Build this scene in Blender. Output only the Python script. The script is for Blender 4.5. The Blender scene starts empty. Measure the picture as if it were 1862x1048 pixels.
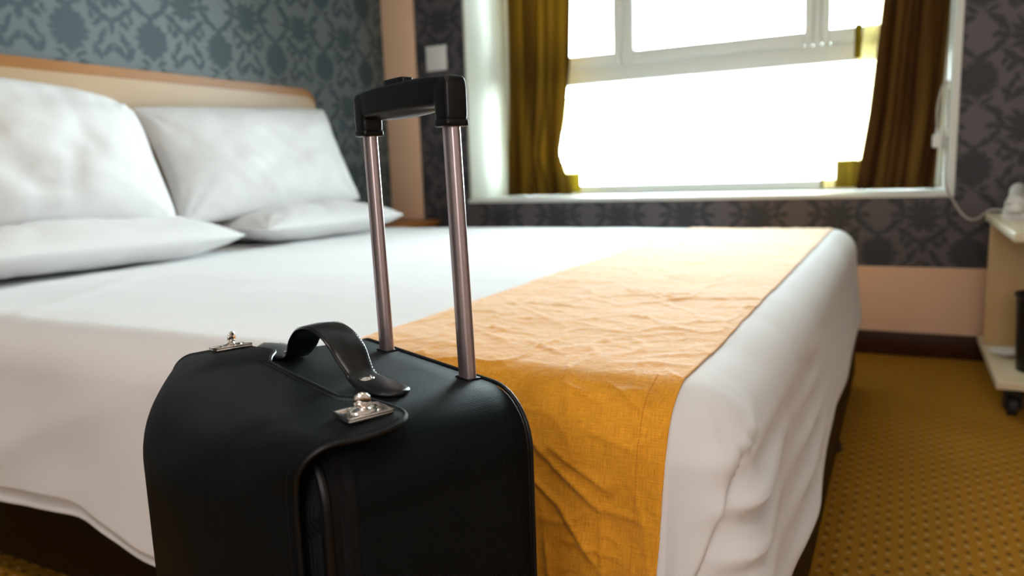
import bpy, bmesh, math, random
from mathutils import Vector, Matrix, noise
random.seed(7)
PI = math.pi
C = bpy.context.scene.collection
SC = bpy.context.scene

# ------------------------------------------------------------------ camera
def cam_axes(yaw, pitch, roll):
    f = Vector((-math.sin(yaw)*math.cos(pitch), math.cos(yaw)*math.cos(pitch), -math.sin(pitch)))
    r = Vector((math.cos(yaw), math.sin(yaw), 0)); u = r.cross(f)
    return r*math.cos(roll)+u*math.sin(roll), u*math.cos(roll)-r*math.sin(roll), f
cd = bpy.data.cameras.new('camera'); cam = bpy.data.objects.new('camera', cd); C.objects.link(cam)
_r, _u, _f = cam_axes(0.478, 0.155, -0.035)
cam.matrix_world = Matrix(((_r.x, _u.x, -_f.x, 2.24), (_r.y, _u.y, -_f.y, -0.677), (_r.z, _u.z, -_f.z, 0.728), (0, 0, 0, 1)))
cd.sensor_width = 36; cd.lens = 1371.0/1862*36; cd.clip_start = 0.02
cd.dof.use_dof = True; cd.dof.focus_distance = 0.66; cd.dof.aperture_fstop = 4.8
SC.camera = cam

# ------------------------------------------------------------------ light and exposure
vs = SC.view_settings
vs.view_transform = 'Standard'; vs.look = 'None'; vs.gamma = 1; vs.use_curve_mapping = False; vs.exposure = 0.0
w = bpy.data.worlds.new('overcast_sky'); SC.world = w; w.use_nodes = True
wb = w.node_tree.nodes['Background']; wb.inputs[0].default_value = (0.80, 0.965, 1.0, 1); wb.inputs[1].default_value = 30.0
def area(name, loc, rot, sx, sy, power, col, portal=False):
    l = bpy.data.lights.new(name, 'AREA'); l.shape = 'RECTANGLE'; l.size = sx; l.size_y = sy; l.energy = power; l.color = col
    if portal: l.cycles.is_portal = True
    o = bpy.data.objects.new(name, l); C.objects.link(o); o.location = loc; o.rotation_euler = rot; return o
area('window_portal', (1.42, 2.86, 1.32), (-PI/2, 0, 0), 1.98, 1.44, 1, (1, 1, 1), True)
LAMP_POWER = 8.0
LAMP_COL = (1.0, 0.82, 0.70)

# ------------------------------------------------------------------ materials
class NT:
    def __init__(s, name):
        s.m = bpy.data.materials.new(name); s.m.use_nodes = True; s.t = s.m.node_tree; s.b = s.t.nodes['Principled BSDF']
    def n(s, typ, **k):
        nd = s.t.nodes.new(typ)
        for a, v in k.items(): setattr(nd, a, v)
        return nd
    def l(s, a, b): s.t.links.new(a, b)
    def inp(s, sock, v):
        if hasattr(v, 'is_linked') or hasattr(v, 'links'): s.l(v, sock)
        else: sock.default_value = v
    def math(s, op, a, b=0.0, c=0.0):
        nd = s.n('ShaderNodeMath', operation=op)
        for i, v in enumerate((a, b, c)): s.inp(nd.inputs[i], v)
        return nd.outputs[0]
    def mix(s, fac, a, b):
        nd = s.n('ShaderNodeMix', data_type='RGBA')
        s.inp(nd.inputs[0], fac); s.inp(nd.inputs[6], a); s.inp(nd.inputs[7], b); return nd.outputs[2]
    def bump(s, h, strength=0.3, dist=0.001):
        nd = s.n('ShaderNodeBump'); nd.inputs['Strength'].default_value = strength; nd.inputs['Distance'].default_value = dist
        s.l(h, nd.inputs['Height']); s.l(nd.outputs[0], s.b.inputs['Normal']); return nd
    def noise(s, scale, detail=3, vec=None, rough=0.5):
        nd = s.n('ShaderNodeTexNoise'); nd.inputs['Scale'].default_value = scale; nd.inputs['Detail'].default_value = detail
        nd.inputs['Roughness'].default_value = rough
        if vec is None:
            tc = s.n('ShaderNodeTexCoord'); vec = tc.outputs['Object']
        s.l(vec, nd.inputs['Vector']); return nd.outputs[0]
def c4(c): return (c[0], c[1], c[2], 1)
def plain(name, col, rough=0.5, metal=0.0, spec=0.5, bump=None, var=0.0, coat=0.0, sheen=0.0):
    N = NT(name); N.b.inputs['Base Color'].default_value = c4(col); N.b.inputs['Roughness'].default_value = rough
    N.b.inputs['Metallic'].default_value = metal; N.b.inputs['Specular IOR Level'].default_value = spec
    N.b.inputs['Coat Weight'].default_value = coat; N.b.inputs['Sheen Weight'].default_value = sheen
    if var:
        f = N.noise(6, 4); d = tuple(x*(1-var) for x in col)
        N.l(N.mix(f, c4(col), c4(d)), N.b.inputs['Base Color'])
    if bump: N.bump(N.noise(bump[0], 3), bump[1], bump[2])
    return N.m

def damask(name, ax, ground, motif, phase=(0.0, 0.0)):
    N = NT(name); a, b = 0.285, 0.30
    tc = N.n('ShaderNodeTexCoord'); pos = tc.outputs['Object']
    sp = N.n('ShaderNodeSeparateXYZ'); N.l(pos, sp.inputs[0])
    nz = N.n('ShaderNodeTexNoise'); nz.inputs['Scale'].default_value = 48; nz.inputs['Detail'].default_value = 2; N.l(pos, nz.inputs['Vector'])
    ns = N.n('ShaderNodeSeparateColor'); N.l(nz.outputs['Color'], ns.inputs[0])
    h = N.math('ADD', N.math('DIVIDE', sp.outputs[ax], a), phase[0])
    v = N.math('ADD', N.math('DIVIDE', sp.outputs[2], b), phase[1])
    u = N.math('PINGPONG', h, 0.5); v = N.math('FRACT', v); v = N.math('MULTIPLY', v, b/a)
    u = N.math('ADD', u, N.math('MULTIPLY', N.math('SUBTRACT', ns.outputs[0], 0.5), 0.15))
    v = N.math('ADD', v, N.math('MULTIPLY', N.math('SUBTRACT', ns.outputs[1], 0.5), 0.07))
    cb = N.n('ShaderNodeCombineXYZ'); N.l(u, cb.inputs[0]); N.l(v, cb.inputs[1])
    E = [(0, .30, .115, .13, 0), (0, .14, .022, .07, 0), (0, .50, .03, .06, 0)]
    for k in range(-3, 4):
        t = math.radians(k*27); E.append((.135*math.cos(t), .30+.145*math.sin(t), .06, .038, k*27))
    E += [(.5, .80, .028, .13, 0), (.43, .90, .075, .026, 125), (.405, .835, .09, .028, 150), (.40, .755, .095, .03, 172), (.415, .68, .085, .028, 200), (.46, .635, .05, .03, 230),
          (.10, .60, .085, .026, 35), (.19, .68, .08, .030, 50), (.25, .78, .075, .030, 75), (.17, .80, .045, .026, 10), (.24, .90, .08, .030, 110), (.16, .98, .08, .028, 140),
          (.31, .56, .085, .030, -40), (.40, .49, .075, .03, -30), (.34, .42, .05, .028, 40), (.26, .48, .045, .022, 80), (.5, .40, .03, .07, 0), (.36, .25, .09, .026, 60), (.42, .12, .09, .03, 45), (.30, .10, .07, .026, 110), (.1, .04, .06, .022, 30)]
    acc = None
    for (x, y, rx, ry, rot) in E:
        mp = N.n('ShaderNodeMapping', vector_type='TEXTURE'); mp.inputs['Location'].default_value = (x, y, 0)
        mp.inputs['Rotation'].default_value = (0, 0, math.radians(rot)); mp.inputs['Scale'].default_value = (rx, ry, 1)
        N.l(cb.outputs[0], mp.inputs[0]); ln = N.n('ShaderNodeVectorMath', operation='LENGTH'); N.l(mp.outputs[0], ln.inputs[0])
        acc = ln.outputs['Value'] if acc is None else N.math('MINIMUM', acc, ln.outputs['Value'])
    mr = N.n('ShaderNodeMapRange'); mr.inputs[1].default_value = 0.95; mr.inputs[2].default_value = 1.7; mr.inputs[3].default_value = 1; mr.inputs[4].default_value = 0
    N.l(acc, mr.inputs[0])
    fine = N.noise(420, 2); g2 = N.mix(fine, c4(tuple(x*0.8 for x in ground)), c4(tuple(x*1.2 for x in ground)))
    N.l(N.mix(mr.outputs[0], g2, c4(motif)), N.b.inputs['Base Color'])
    N.l(N.math('MULTIPLY_ADD', mr.outputs[0], 0.12, 0.42), N.b.inputs['Roughness'])
    N.b.inputs['Specular IOR Level'].default_value = 0.45
    N.bump(N.math('ADD', mr.outputs[0], N.math('MULTIPLY', fine, 0.5)), 0.25, 0.0008)
    return N.m

def weave(name, col, pu, pv, strength, rough=0.5, spec=0.4, diag=0.0, sheen=0.0, vw=1.0):
    """woven cloth: crossed thread relief in the UV map, which is laid out in metres"""
    N = NT(name); uv = N.n('ShaderNodeUVMap'); sp = N.n('ShaderNodeSeparateXYZ'); N.l(uv.outputs[0], sp.inputs[0])
    x = N.math('MULTIPLY', sp.outputs[0], 2*PI/pu); y = N.math('MULTIPLY', sp.outputs[1], 2*PI/pv)
    if diag: x = N.math('ADD', x, N.math('MULTIPLY', y, diag))
    h = N.math('ADD', N.math('SINE', x), N.math('MULTIPLY', N.math('SINE', y), vw))
    N.b.inputs['Specular Tint'].default_value = (.62, .86, 1.0, 1)
    N.bump(h, strength, 0.0002)
    k = N.math('MULTIPLY_ADD', h, 0.2, 0.5)
    N.l(N.mix(k, c4(tuple(c*0.45 for c in col)), c4(tuple(c*1.6 for c in col))), N.b.inputs['Base Color'])
    N.b.inputs['Roughness'].default_value = rough; N.b.inputs['Specular IOR Level'].default_value = spec
    N.b.inputs['Sheen Weight'].default_value = sheen; N.b.inputs['Sheen Roughness'].default_value = 0.4
    return N.m

def cotton(name, col, rough=0.85, wr=0.25, sc=26, thread=True, sheen=.15, crinkle=0.0):
    N = NT(name); tc = N.n('ShaderNodeTexCoord')
    n1 = N.noise(sc, 4, tc.outputs['Object'], 0.55)
    uv = N.n('ShaderNodeUVMap'); sp = N.n('ShaderNodeSeparateXYZ'); N.l(uv.outputs[0], sp.inputs[0])
    mp = N.n('ShaderNodeMapping'); mp.inputs['Scale'].default_value = (1400, 60, 1); N.l(uv.outputs[0], mp.inputs[0])
    mq = N.n('ShaderNodeMapping'); mq.inputs['Scale'].default_value = (60, 1400, 1); N.l(uv.outputs[0], mq.inputs[0])
    a = N.noise(1.0, 2, mp.outputs[0]); b = N.noise(1.0, 2, mq.outputs[0]); th = N.math('ADD', a, b)
    h = N.math('ADD', N.math('MULTIPLY', n1, 6.0), N.math('MULTIPLY', th, 0.5 if thread else 0.15))
    if crinkle:
        n3 = s_n = N.noise(13, 5, tc.outputs['Object'], .6); h = N.math('ADD', h, N.math('MULTIPLY', N.math('ABSOLUTE', N.math('SUBTRACT', n3, .5)), -14*crinkle))
    N.bump(h, wr, 0.0008)
    if thread:
        k = N.math('MULTIPLY_ADD', N.math('SUBTRACT', th, 1.0), 1.6, 0.5)
        N.l(N.mix(k, c4(tuple(c*0.72 for c in col)), c4(tuple(min(1, c*1.22) for c in col))), N.b.inputs['Base Color'])
    else: N.b.inputs['Base Color'].default_value = c4(col)
    N.b.inputs['Roughness'].default_value = rough; N.b.inputs['Specular IOR Level'].default_value = 0.2
    N.b.inputs['Sheen Weight'].default_value = sheen; N.b.inputs['Sheen Roughness'].default_value = .35
    return N.m

def wood(name, c1, c2, rough=0.35, ax=1, scale=9):
    N = NT(name); tc = N.n('ShaderNodeTexCoord'); mp = N.n('ShaderNodeMapping')
    s = [scale*3]*3; s[ax] = scale*0.25; mp.inputs['Scale'].default_value = s; N.l(tc.outputs['Object'], mp.inputs[0])
    f = N.noise(1.0, 5, mp.outputs[0], 0.65)
    N.l(N.mix(f, c4(c1), c4(c2)), N.b.inputs['Base Color']); N.b.inputs['Roughness'].default_value = rough; N.b.inputs['Specular IOR Level'].default_value = .15 if 'dark' in name else .5
    return N.m

def carpet_mat():
    N = NT('gold_loop_carpet'); tc = N.n('ShaderNodeTexCoord'); sp = N.n('ShaderNodeSeparateXYZ'); N.l(tc.outputs['Object'], sp.inputs[0])
    P = 0.044
    def dots(ox, oy, rad):
        x = N.math('ADD', N.math('DIVIDE', sp.outputs[0], P), ox); y = N.math('ADD', N.math('DIVIDE', sp.outputs[1], P), oy)
        out = None
        for (sx, sy) in ((0, 0), (.5, .5)):
            fx = N.math('SUBTRACT', N.math('FRACT', N.math('ADD', x, sx)), .5); fy = N.math('SUBTRACT', N.math('FRACT', N.math('ADD', y, sy)), .5)
            d = N.math('SQRT', N.math('ADD', N.math('MULTIPLY', fx, fx), N.math('MULTIPLY', fy, fy)))
            out = d if out is None else N.math('MINIMUM', out, d)
        mr = N.n('ShaderNodeMapRange'); mr.inputs[1].default_value = rad*.6; mr.inputs[2].default_value = rad*1.3; mr.inputs[3].default_value = 1; mr.inputs[4].default_value = 0
        N.l(out, mr.inputs[0]); return mr.outputs[0]
    n = N.noise(220, 3); n2 = N.noise(5, 4)
    base = N.mix(n, c4((.27, .112, .006)), c4((.52, .240, .018)))
    base = N.mix(N.math('MULTIPLY', n2, .35), base, c4((.22, .09, .008)))
    lt = dots(0, 0, .11); dk = dots(.5, .06, .11)
    col = N.mix(N.math('MULTIPLY', lt, .8), base, c4((.50, .33, .10)))
    col = N.mix(N.math('MULTIPLY', dk, .8), col, c4((.05, .035, .015)))
    N.l(col, N.b.inputs['Base Color']); N.b.inputs['Roughness'].default_value = 0.95; N.b.inputs['Specular IOR Level'].default_value = .1
    N.bump(N.math('ADD', n, N.math('SUBTRACT', lt, dk)), .8, .003)
    return N.m

def curtain_mat(name, dif, tra, k, clear):
    N = NT(name); t = N.t; out = t.nodes['Material Output']
    uv = N.n('ShaderNodeUVMap'); mp = N.n('ShaderNodeMapping'); mp.inputs['Scale'].default_value = (500, 18, 1); N.l(uv.outputs[0], mp.inputs[0])
    f = N.noise(1.0, 3, mp.outputs[0])
    D = N.n('ShaderNodeBsdfDiffuse'); T = N.n('ShaderNodeBsdfTranslucent'); X = N.n('ShaderNodeBsdfTransparent')
    mp2 = N.n('ShaderNodeMapping'); mp2.inputs['Scale'].default_value = (10, .5, 1); N.l(uv.outputs[0], mp2.inputs[0]); f2 = N.noise(1.0, 2, mp2.outputs[0])  # wide stripes: brown-olive shot cloth plus dark fold shading put into the colour
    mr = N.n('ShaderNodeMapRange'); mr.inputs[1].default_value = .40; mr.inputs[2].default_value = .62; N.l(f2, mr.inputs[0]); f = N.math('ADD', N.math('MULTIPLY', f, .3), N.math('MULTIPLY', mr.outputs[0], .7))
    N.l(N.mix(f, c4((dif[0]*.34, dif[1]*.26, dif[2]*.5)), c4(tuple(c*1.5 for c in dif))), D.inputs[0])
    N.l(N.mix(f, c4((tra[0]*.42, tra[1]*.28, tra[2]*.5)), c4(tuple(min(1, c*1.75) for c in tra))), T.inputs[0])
    m1 = N.n('ShaderNodeMixShader'); m1.inputs[0].default_value = k; N.l(D.outputs[0], m1.inputs[1]); N.l(T.outputs[0], m1.inputs[2])
    m2 = N.n('ShaderNodeMixShader'); m2.inputs[0].default_value = clear; N.l(m1.outputs[0], m2.inputs[1]); N.l(X.outputs[0], m2.inputs[2])
    X.inputs[0].default_value = (1, .95, .7, 1)
    N.l(m2.outputs[0], out.inputs[0]); return N.m

def glass_mat():
    N = NT('window_glass'); out = N.t.nodes['Material Output']
    X = N.n('ShaderNodeBsdfTransparent'); G = N.n('ShaderNodeBsdfGlossy'); G.inputs['Roughness'].default_value = 0.02
    L = N.n('ShaderNodeFresnel'); L.inputs[0].default_value = 1.45; mx = N.n('ShaderNodeMixShader')
    N.l(L.outputs[0], mx.inputs[0]); N.l(X.outputs[0], mx.inputs[1]); N.l(G.outputs[0], mx.inputs[2]); N.l(mx.outputs[0], out.inputs[0]); return N.m

M = dict(
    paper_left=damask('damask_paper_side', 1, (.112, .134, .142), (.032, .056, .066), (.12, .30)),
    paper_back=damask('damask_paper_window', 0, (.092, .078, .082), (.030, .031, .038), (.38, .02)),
    paint=plain('beige_wall_paint', (.82, .53, .35), .6, bump=(90, .1, .001)),
    white_paint=plain('white_window_paint', (.80, .82, .78), .45, bump=(70, .08, .001)),
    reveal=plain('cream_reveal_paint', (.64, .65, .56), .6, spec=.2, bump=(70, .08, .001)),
    ceiling=plain('white_ceiling_paint', (.75, .73, .68), .8, bump=(90, .1, .001)),
    room=plain('warm_room_paint', (.74, .69, .64), .7, bump=(90, .1, .001)),
    skirting=wood('dark_skirting_wood', (.035, .012, .006), (.060, .020, .010), .4, 0),
    carpet=carpet_mat(),
    duvet=cotton('white_bed_cotton', (.80, .79, .80), .9, .22, 22, False),
    pillow=cotton('white_pillow_cotton', (.70, .685, .685), .9, .22, 16, False),
    runner=cotton('orange_runner_linen', (.92, .37, .026), .8, .45, 45, True, .65, .6),
    thread_orange=plain('orange_stitch_thread', (.62, .22, .012), .8),
    mattress=plain('pale_mattress_ticking', (.6, .58, .55), .9, bump=(60, .2, .002)),
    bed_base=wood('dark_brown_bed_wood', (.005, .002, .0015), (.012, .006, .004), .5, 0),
    head_wood=wood('orange_brown_head_wood', (.28, .10, .010), (.42, .165, .020), .35, 1),
    head_pad=plain('tan_headboard_leather', (.50, .32, .17), .38, spec=.6, bump=(120, .15, .001), var=.12),
    stand_wood=wood('cherry_nightstand_wood', (.30, .10, .02), (.45, .17, .035), .35, 1),
    birch=wood('pale_birch_board', (.68, .44, .21), (.78, .54, .28), .4, 2, 6),
    birch_edge=plain('pale_birch_edge', (.78, .66, .46), .35, var=.1),
    white_plastic=plain('white_plastic', (.78, .77, .74), .3),
    cable=plain('pale_grey_cable', (.45, .40, .36), .45),
    black_plastic=plain('black_bin_plastic', (.008, .009, .010), .35),
    rubber=plain('black_rubber', (.012, .012, .012), .6),
    case_side=weave('black_ballistic_nylon', (.0026, .0030, .0038), .0016, .0016, .6, .5, .17, 0, .0),
    case_flap=weave('black_ribbed_nylon', (.0036, .0038, .0042), .0018, .0018, .8, .5, .12, .0, .0, .3),
    tape=plain('black_zip_tape', (.004, .004, .005), .6, spec=.2, bump=(900, .3, .0005)),
    leather=plain('black_smooth_leather', (.003, .0035, .005), .30, spec=.42, bump=(300, .06, .0005)),
    leather_thread=plain('black_waxed_thread', (.014, .013, .014), .8, spec=.2),
    piping=plain('black_piping_vinyl', (.003, .003, .004), .40, spec=.3),
    grip=plain('black_grip_plastic', (.003, .003, .004), .33, spec=.30, bump=(1500, .10, .0003)),
    pole=plain('mauve_anodised_aluminium', (.50, .40, .41), .30, metal=.9),
    chrome=plain('bright_nickel', (.78, .72, .68), .12, metal=1.0),
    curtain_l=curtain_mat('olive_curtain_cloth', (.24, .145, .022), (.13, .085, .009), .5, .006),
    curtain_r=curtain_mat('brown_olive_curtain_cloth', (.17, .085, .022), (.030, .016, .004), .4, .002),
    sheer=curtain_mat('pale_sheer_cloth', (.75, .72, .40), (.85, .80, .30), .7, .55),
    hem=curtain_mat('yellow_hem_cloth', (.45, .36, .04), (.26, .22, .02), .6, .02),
    glass=glass_mat(),
    lamp=None)
N = NT('warm_lamp_diffuser'); N.b.inputs['Emission Color'].default_value = c4(LAMP_COL); N.b.inputs['Emission Strength'].default_value = 4; M['lamp'] = N.m

# ------------------------------------------------------------------ helpers
def tag(o, label=None, cat=None, group=None, kind=None):
    if label: o['label'] = label
    if cat: o['category'] = cat
    if group: o['group'] = group
    if kind: o['kind'] = kind
    return o
def empty(name, loc=(0, 0, 0), rz=0, **k):
    o = bpy.data.objects.new(name, None); o.empty_display_size = .05; C.objects.link(o); o.location = loc; o.rotation_euler = (0, 0, rz); return tag(o, **k)
def link(name, me, mat, parent=None, smooth=True, angle=35):
    for m in (mat if isinstance(mat, (list, tuple)) else [mat]): me.materials.append(m)
    if smooth:
        me.polygons.foreach_set('use_smooth', [True]*len(me.polygons))
        if angle: me.set_sharp_from_angle(angle=math.radians(angle))
    o = bpy.data.objects.new(name, me); C.objects.link(o)
    if parent is not None: o.parent = parent
    return o
def finish(name, bm, mat, parent=None, smooth=True, angle=35, loc=None):
    me = bpy.data.meshes.new(name); bmesh.ops.recalc_face_normals(bm, faces=bm.faces); bm.to_mesh(me); bm.free()
    o = link(name, me, mat, parent, smooth, angle)
    if loc is not None: o.location = loc
    return o
def add_box(bm, x0, x1, y0, y1, z0, z1, bev=0.0, seg=2, mi=0, rot=None, about=None):
    g = bmesh.ops.create_cube(bm, size=1)['verts']
    for v in g: v.co = Vector(((x0+x1)/2+v.co.x*(x1-x0), (y0+y1)/2+v.co.y*(y1-y0), (z0+z1)/2+v.co.z*(z1-z0)))
    fs = set(f for v in g for f in v.link_faces)
    if bev:
        es = set(e for v in g for e in v.link_edges)
        r = bmesh.ops.bevel(bm, geom=list(es), offset=bev, segments=seg, affect='EDGES', profile=0.5)
        fs = set(f for f in fs if f.is_valid) | set(r['faces'])
    for f in fs: f.material_index = mi
    vs_ = set(v for f in fs for v in f.verts)
    if rot is not None:
        c = Vector(about) if about else Vector(((x0+x1)/2, (y0+y1)/2, (z0+z1)/2))
        for v in vs_: v.co = c + rot @ (v.co-c)
    return vs_
def box(name, x0, x1, y0, y1, z0, z1, mat, parent=None, bev=0.003, **k):
    bm = bmesh.new(); add_box(bm, x0, x1, y0, y1, z0, z1, bev); return finish(name, bm, mat, parent, **k)
def frame_at(t, up=Vector((0, 0, 1))):
    t = t.normalized()
    if abs(t.dot(up)) > .97: up = Vector((0, 1, 0))
    x = t.cross(up).normalized(); y = x.cross(t).normalized(); return x, y
def add_tube(bm, pts, r, seg=10, closed=False, cap=True, up=Vector((0, 0, 1))):
    pts = [Vector(p) for p in pts]; n = len(pts); rings = []; px = None; pn = None
    if closed:
        c_ = sum(pts, Vector())/n; pn = Vector()
        for i in range(n): pn += (pts[i]-c_).cross(pts[(i+1) % n]-c_)
        pn.normalize()
    for i, p in enumerate(pts):
        a = pts[(i-1) % n] if (closed or i > 0) else p; b = pts[(i+1) % n] if (closed or i < n-1) else p
        t = (b-a).normalized()
        if pn is not None: x = pn; y = t.cross(x).normalized()
        elif px is None: x, y = frame_at(t, up)
        else: x = (px - t*px.dot(t)).normalized(); y = t.cross(x).normalized()
        px = x; rr = r[i] if isinstance(r, (list, tuple)) else r
        rings.append([bm.verts.new(p + x*rr*math.cos(2*PI*k/seg) + y*rr*math.sin(2*PI*k/seg)) for k in range(seg)])
    for i in range(n if closed else n-1):
        A, B = rings[i], rings[(i+1) % n]
        for k in range(seg): bm.faces.new((A[k], A[(k+1) % seg], B[(k+1) % seg], B[k]))
    if cap and not closed: bm.faces.new(rings[0][::-1]); bm.faces.new(rings[-1])
def tube(name, pts, r, mat, parent=None, seg=10, closed=False):
    bm = bmesh.new(); add_tube(bm, pts, r, seg, closed); return finish(name, bm, mat, parent)
def add_lathe(bm, prof, seg=24, loc=(0, 0, 0), axis='z'):
    loc = Vector(loc); rings = []
    for (r, z) in prof:
        ring = []
        for k in range(seg):
            a = 2*PI*k/seg; c, s = r*math.cos(a), r*math.sin(a)
            v = (c, s, z) if axis == 'z' else ((z, c, s) if axis == 'x' else (c, z, s))
            ring.append(bm.verts.new(loc+Vector(v)))
        rings.append(ring)
    for A, B in zip(rings, rings[1:]):
        for k in range(seg): bm.faces.new((A[k], A[(k+1) % seg], B[(k+1) % seg], B[k]))
    bm.faces.new(rings[0][::-1]); bm.faces.new(rings[-1])
def lathe(name, prof, mat, parent=None, seg=24, loc=(0, 0, 0), axis='z', **k):
    bm = bmesh.new(); add_lathe(bm, prof, seg, loc, axis); return finish(name, bm, mat, parent, **k)
def catmull(P, n=8):
    P = [Vector(p) for p in P]; out = []; Q = [P[0]*2-P[1]]+P+[P[-1]*2-P[-2]]
    for i in range(1, len(Q)-2):
        for k in range(n):
            t = k/n; a, b, c, d = Q[i-1:i+3]
            out.append(.5*((2*b)+(c-a)*t+(2*a-5*b+4*c-d)*t*t+(3*b-a-3*c+d)*t*t*t))
    out.append(P[-1]); return out
def grid(name, rows, uvs, mat, parent=None, closed_u=False, angle=None, thick=0.0, off=-1.0, extra=None, flip=False):
    """rows[i][j] points, uvs[i][j] metres"""
    ni, nj = len(rows), len(rows[0]); verts = [tuple(p) for r in rows for p in r]; faces = []; fuv = []
    for i in range(ni-1):
        for j in range(nj if closed_u else nj-1):
            j2 = (j+1) % nj; faces.append((i*nj+j, i*nj+j2, (i+1)*nj+j2, (i+1)*nj+j))
            e = uvs[i][j2] if j2 else (uvs[i][nj-1][0]+.003, uvs[i][nj-1][1]); e2 = uvs[i+1][j2] if j2 else (uvs[i+1][nj-1][0]+.003, uvs[i+1][nj-1][1])
            fuv += [uvs[i][j], e, e2, uvs[i+1][j]]
    if extra:
        for f, u in extra: faces.append(f); fuv += u
    if flip:
        faces = [f[::-1] for f in faces]; fuv = [fuv[4*i+3-k] for i in range(len(fuv)//4) for k in range(4)]
    me = bpy.data.meshes.new(name); me.from_pydata(verts, [], faces)
    uv = me.uv_layers.new(name='UVMap'); uv.data.foreach_set('uv', [c for q in fuv for c in q]); me.validate(); me.update()
    o = link(name, me, mat, parent, True, angle)
    if thick:
        m = o.modifiers.new('thickness', 'SOLIDIFY'); m.thickness = thick; m.offset = off
    return o
def sstep(a, b, x):
    t = max(0, min(1, (x-a)/(b-a))) if a != b else float(x > a); return t*t*(3-2*t)
def nz(x, y, z=0.0, s=1.0): return noise.noise(Vector((x*s, y*s, z)))

# ------------------------------------------------------------------ room shell
X1, Y0, YB, ZC = 4.1, -2.3, 2.40, 2.55          # right wall, near wall, window wall, ceiling
OX0, OX1, OZ0, OZ1, YW = 0.443, 2.393, 0.600, 2.05, 2.86  # opening in the window wall
tag(box('floor', -.1, X1+.1, Y0-.1, YW, -.08, 0, M['carpet'], bev=0), kind='structure')
tag(box('ceiling', -.1, X1+.1, Y0-.1, YW+.1, ZC, ZC+.1, M['ceiling'], bev=0), kind='structure')
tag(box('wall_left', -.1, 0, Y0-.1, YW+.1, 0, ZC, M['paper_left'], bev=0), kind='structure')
tag(box('wall_right', X1, X1+.1, Y0-.1, YW+.1, 0, ZC, M['room'], bev=0), kind='structure')
tag(box('wall_front', 0, X1, Y0-.1, Y0, 0, ZC, M['room'], bev=0), kind='structure')
bm = bmesh.new()
PB = .33
for (a, b, c, d, mi) in ((0, X1, 0, PB, 1), (0, OX0, PB, ZC, 0), (OX1, X1, PB, ZC, 0), (OX0, OX1, PB, OZ0-.018, 0), (OX0, OX1, OZ1, ZC, 0)):
    add_box(bm, a, b, YB, YW+.1, c, d, 0, mi=mi)
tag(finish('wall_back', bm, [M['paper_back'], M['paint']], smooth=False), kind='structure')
# painted reveals of the deep window recess
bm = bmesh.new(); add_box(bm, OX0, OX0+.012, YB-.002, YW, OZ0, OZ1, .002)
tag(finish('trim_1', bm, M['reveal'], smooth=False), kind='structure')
bm = bmesh.new(); add_box(bm, OX1-.012, OX1, YB-.002, YW, OZ0, OZ1, .002); add_box(bm, OX1-.012, OX1+.012, YB-.010, YB-.0005, OZ0-.016, OZ1, .002)
tag(finish('trim_2', bm, M['white_paint'], smooth=False), kind='structure')
tag(box('trim_3', OX0-.004, OX1+.008, YB-.014, YW, OZ0-.018, OZ0, M['white_paint'], bev=.003), kind='structure', label='white painted window sill board')
tag(box('trim_4', OX0+.013, OX1-.013, YB, YW, OZ1-.012, OZ1, M['white_paint'], bev=0), kind='structure')
# beige strip in the corner beside the switch
tag(box('trim_5', 0.0005, .182, YB-.012, YB-.0005, 0, ZC, M['paint'], bev=.002), kind='structure', label='beige vertical strip in the corner beside the switch')
tag(box('baseboard_back', .19, X1, YB-.015, YB-.0005, 0, .088, M['skirting'], bev=.003), kind='structure')
tag(box('baseboard_left', .0005, .015, Y0, YB-.02, 0, .088, M['skirting'], bev=.003), kind='structure')
tag(box('baseboard_right', X1-.015, X1-.0005, Y0, YB-.02, 0, .088, M['skirting'], bev=.003), kind='structure')

# ------------------------------------------------------------------ window
wr = empty('window_1', (1.42, 2.80, OZ0)); tag(wr, kind='structure')
def wbox(name, x0, x1, z0, z1, mat, d0=2.775, d1=2.845, bev=.006):
    bm = bmesh.new(); add_box(bm, x0-1.42, x1-1.42, d0-2.80, d1-2.80, z0-OZ0, z1-OZ0, bev); return finish(name, bm, mat, wr)
a0, a1 = OX0+.013, OX1-.013
bm = bmesh.new()
for (x0, x1, z0, z1) in ((a0, a0+.05, OZ0+.001, OZ1-.014), (a1-.05, a1, OZ0+.001, OZ1-.014), (a0+.05, a1-.05, OZ0+.001, OZ0+.042), (a0+.05, a1-.05, OZ1-.07, OZ1-.014)):
    add_box(bm, x0-1.42, x1-1.42, -.025, .045, z0-OZ0, z1-OZ0, .006)
finish('window_frame', bm, M['white_paint'], wr)
wbox('transom', a0+.05, a1-.05, 1.118, 1.195, M['white_paint'])
MU = [1.075, 1.905]
for x in MU: wbox('mullion', x-.016, x+.016, 1.195, OZ1-.07, M['white_paint'])
cells = [(a0+.05, MU[0]-.016), (MU[0]+.016, MU[1]-.016), (MU[1]+.016, a1-.05)]
for (x0, x1) in cells:
    bm = bmesh.new(); b_ = .034; z0, z1 = 1.197, OZ1-.072
    for q in ((x0+.002, x0+b_, z0, z1), (x1-b_, x1-.002, z0, z1), (x0+b_, x1-b_, z0, z0+b_+.020), (x0+b_, x1-b_, z1-b_, z1)):
        add_box(bm, q[0]-1.42, q[1]-1.42, -.038, .02, q[2]-OZ0, q[3]-OZ0, .005)
    finish('sash', bm, M['white_paint'], wr)
    wbox('pane', x0+b_-.004, x1-b_+.004, z0+b_+.016, z1-b_+.004, M['glass'], 2.79, 2.796, 0)
wbox('pane', a0+.046, a1-.046, OZ0+.038, 1.122, M['glass'], 2.80, 2.806, 0)
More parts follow.
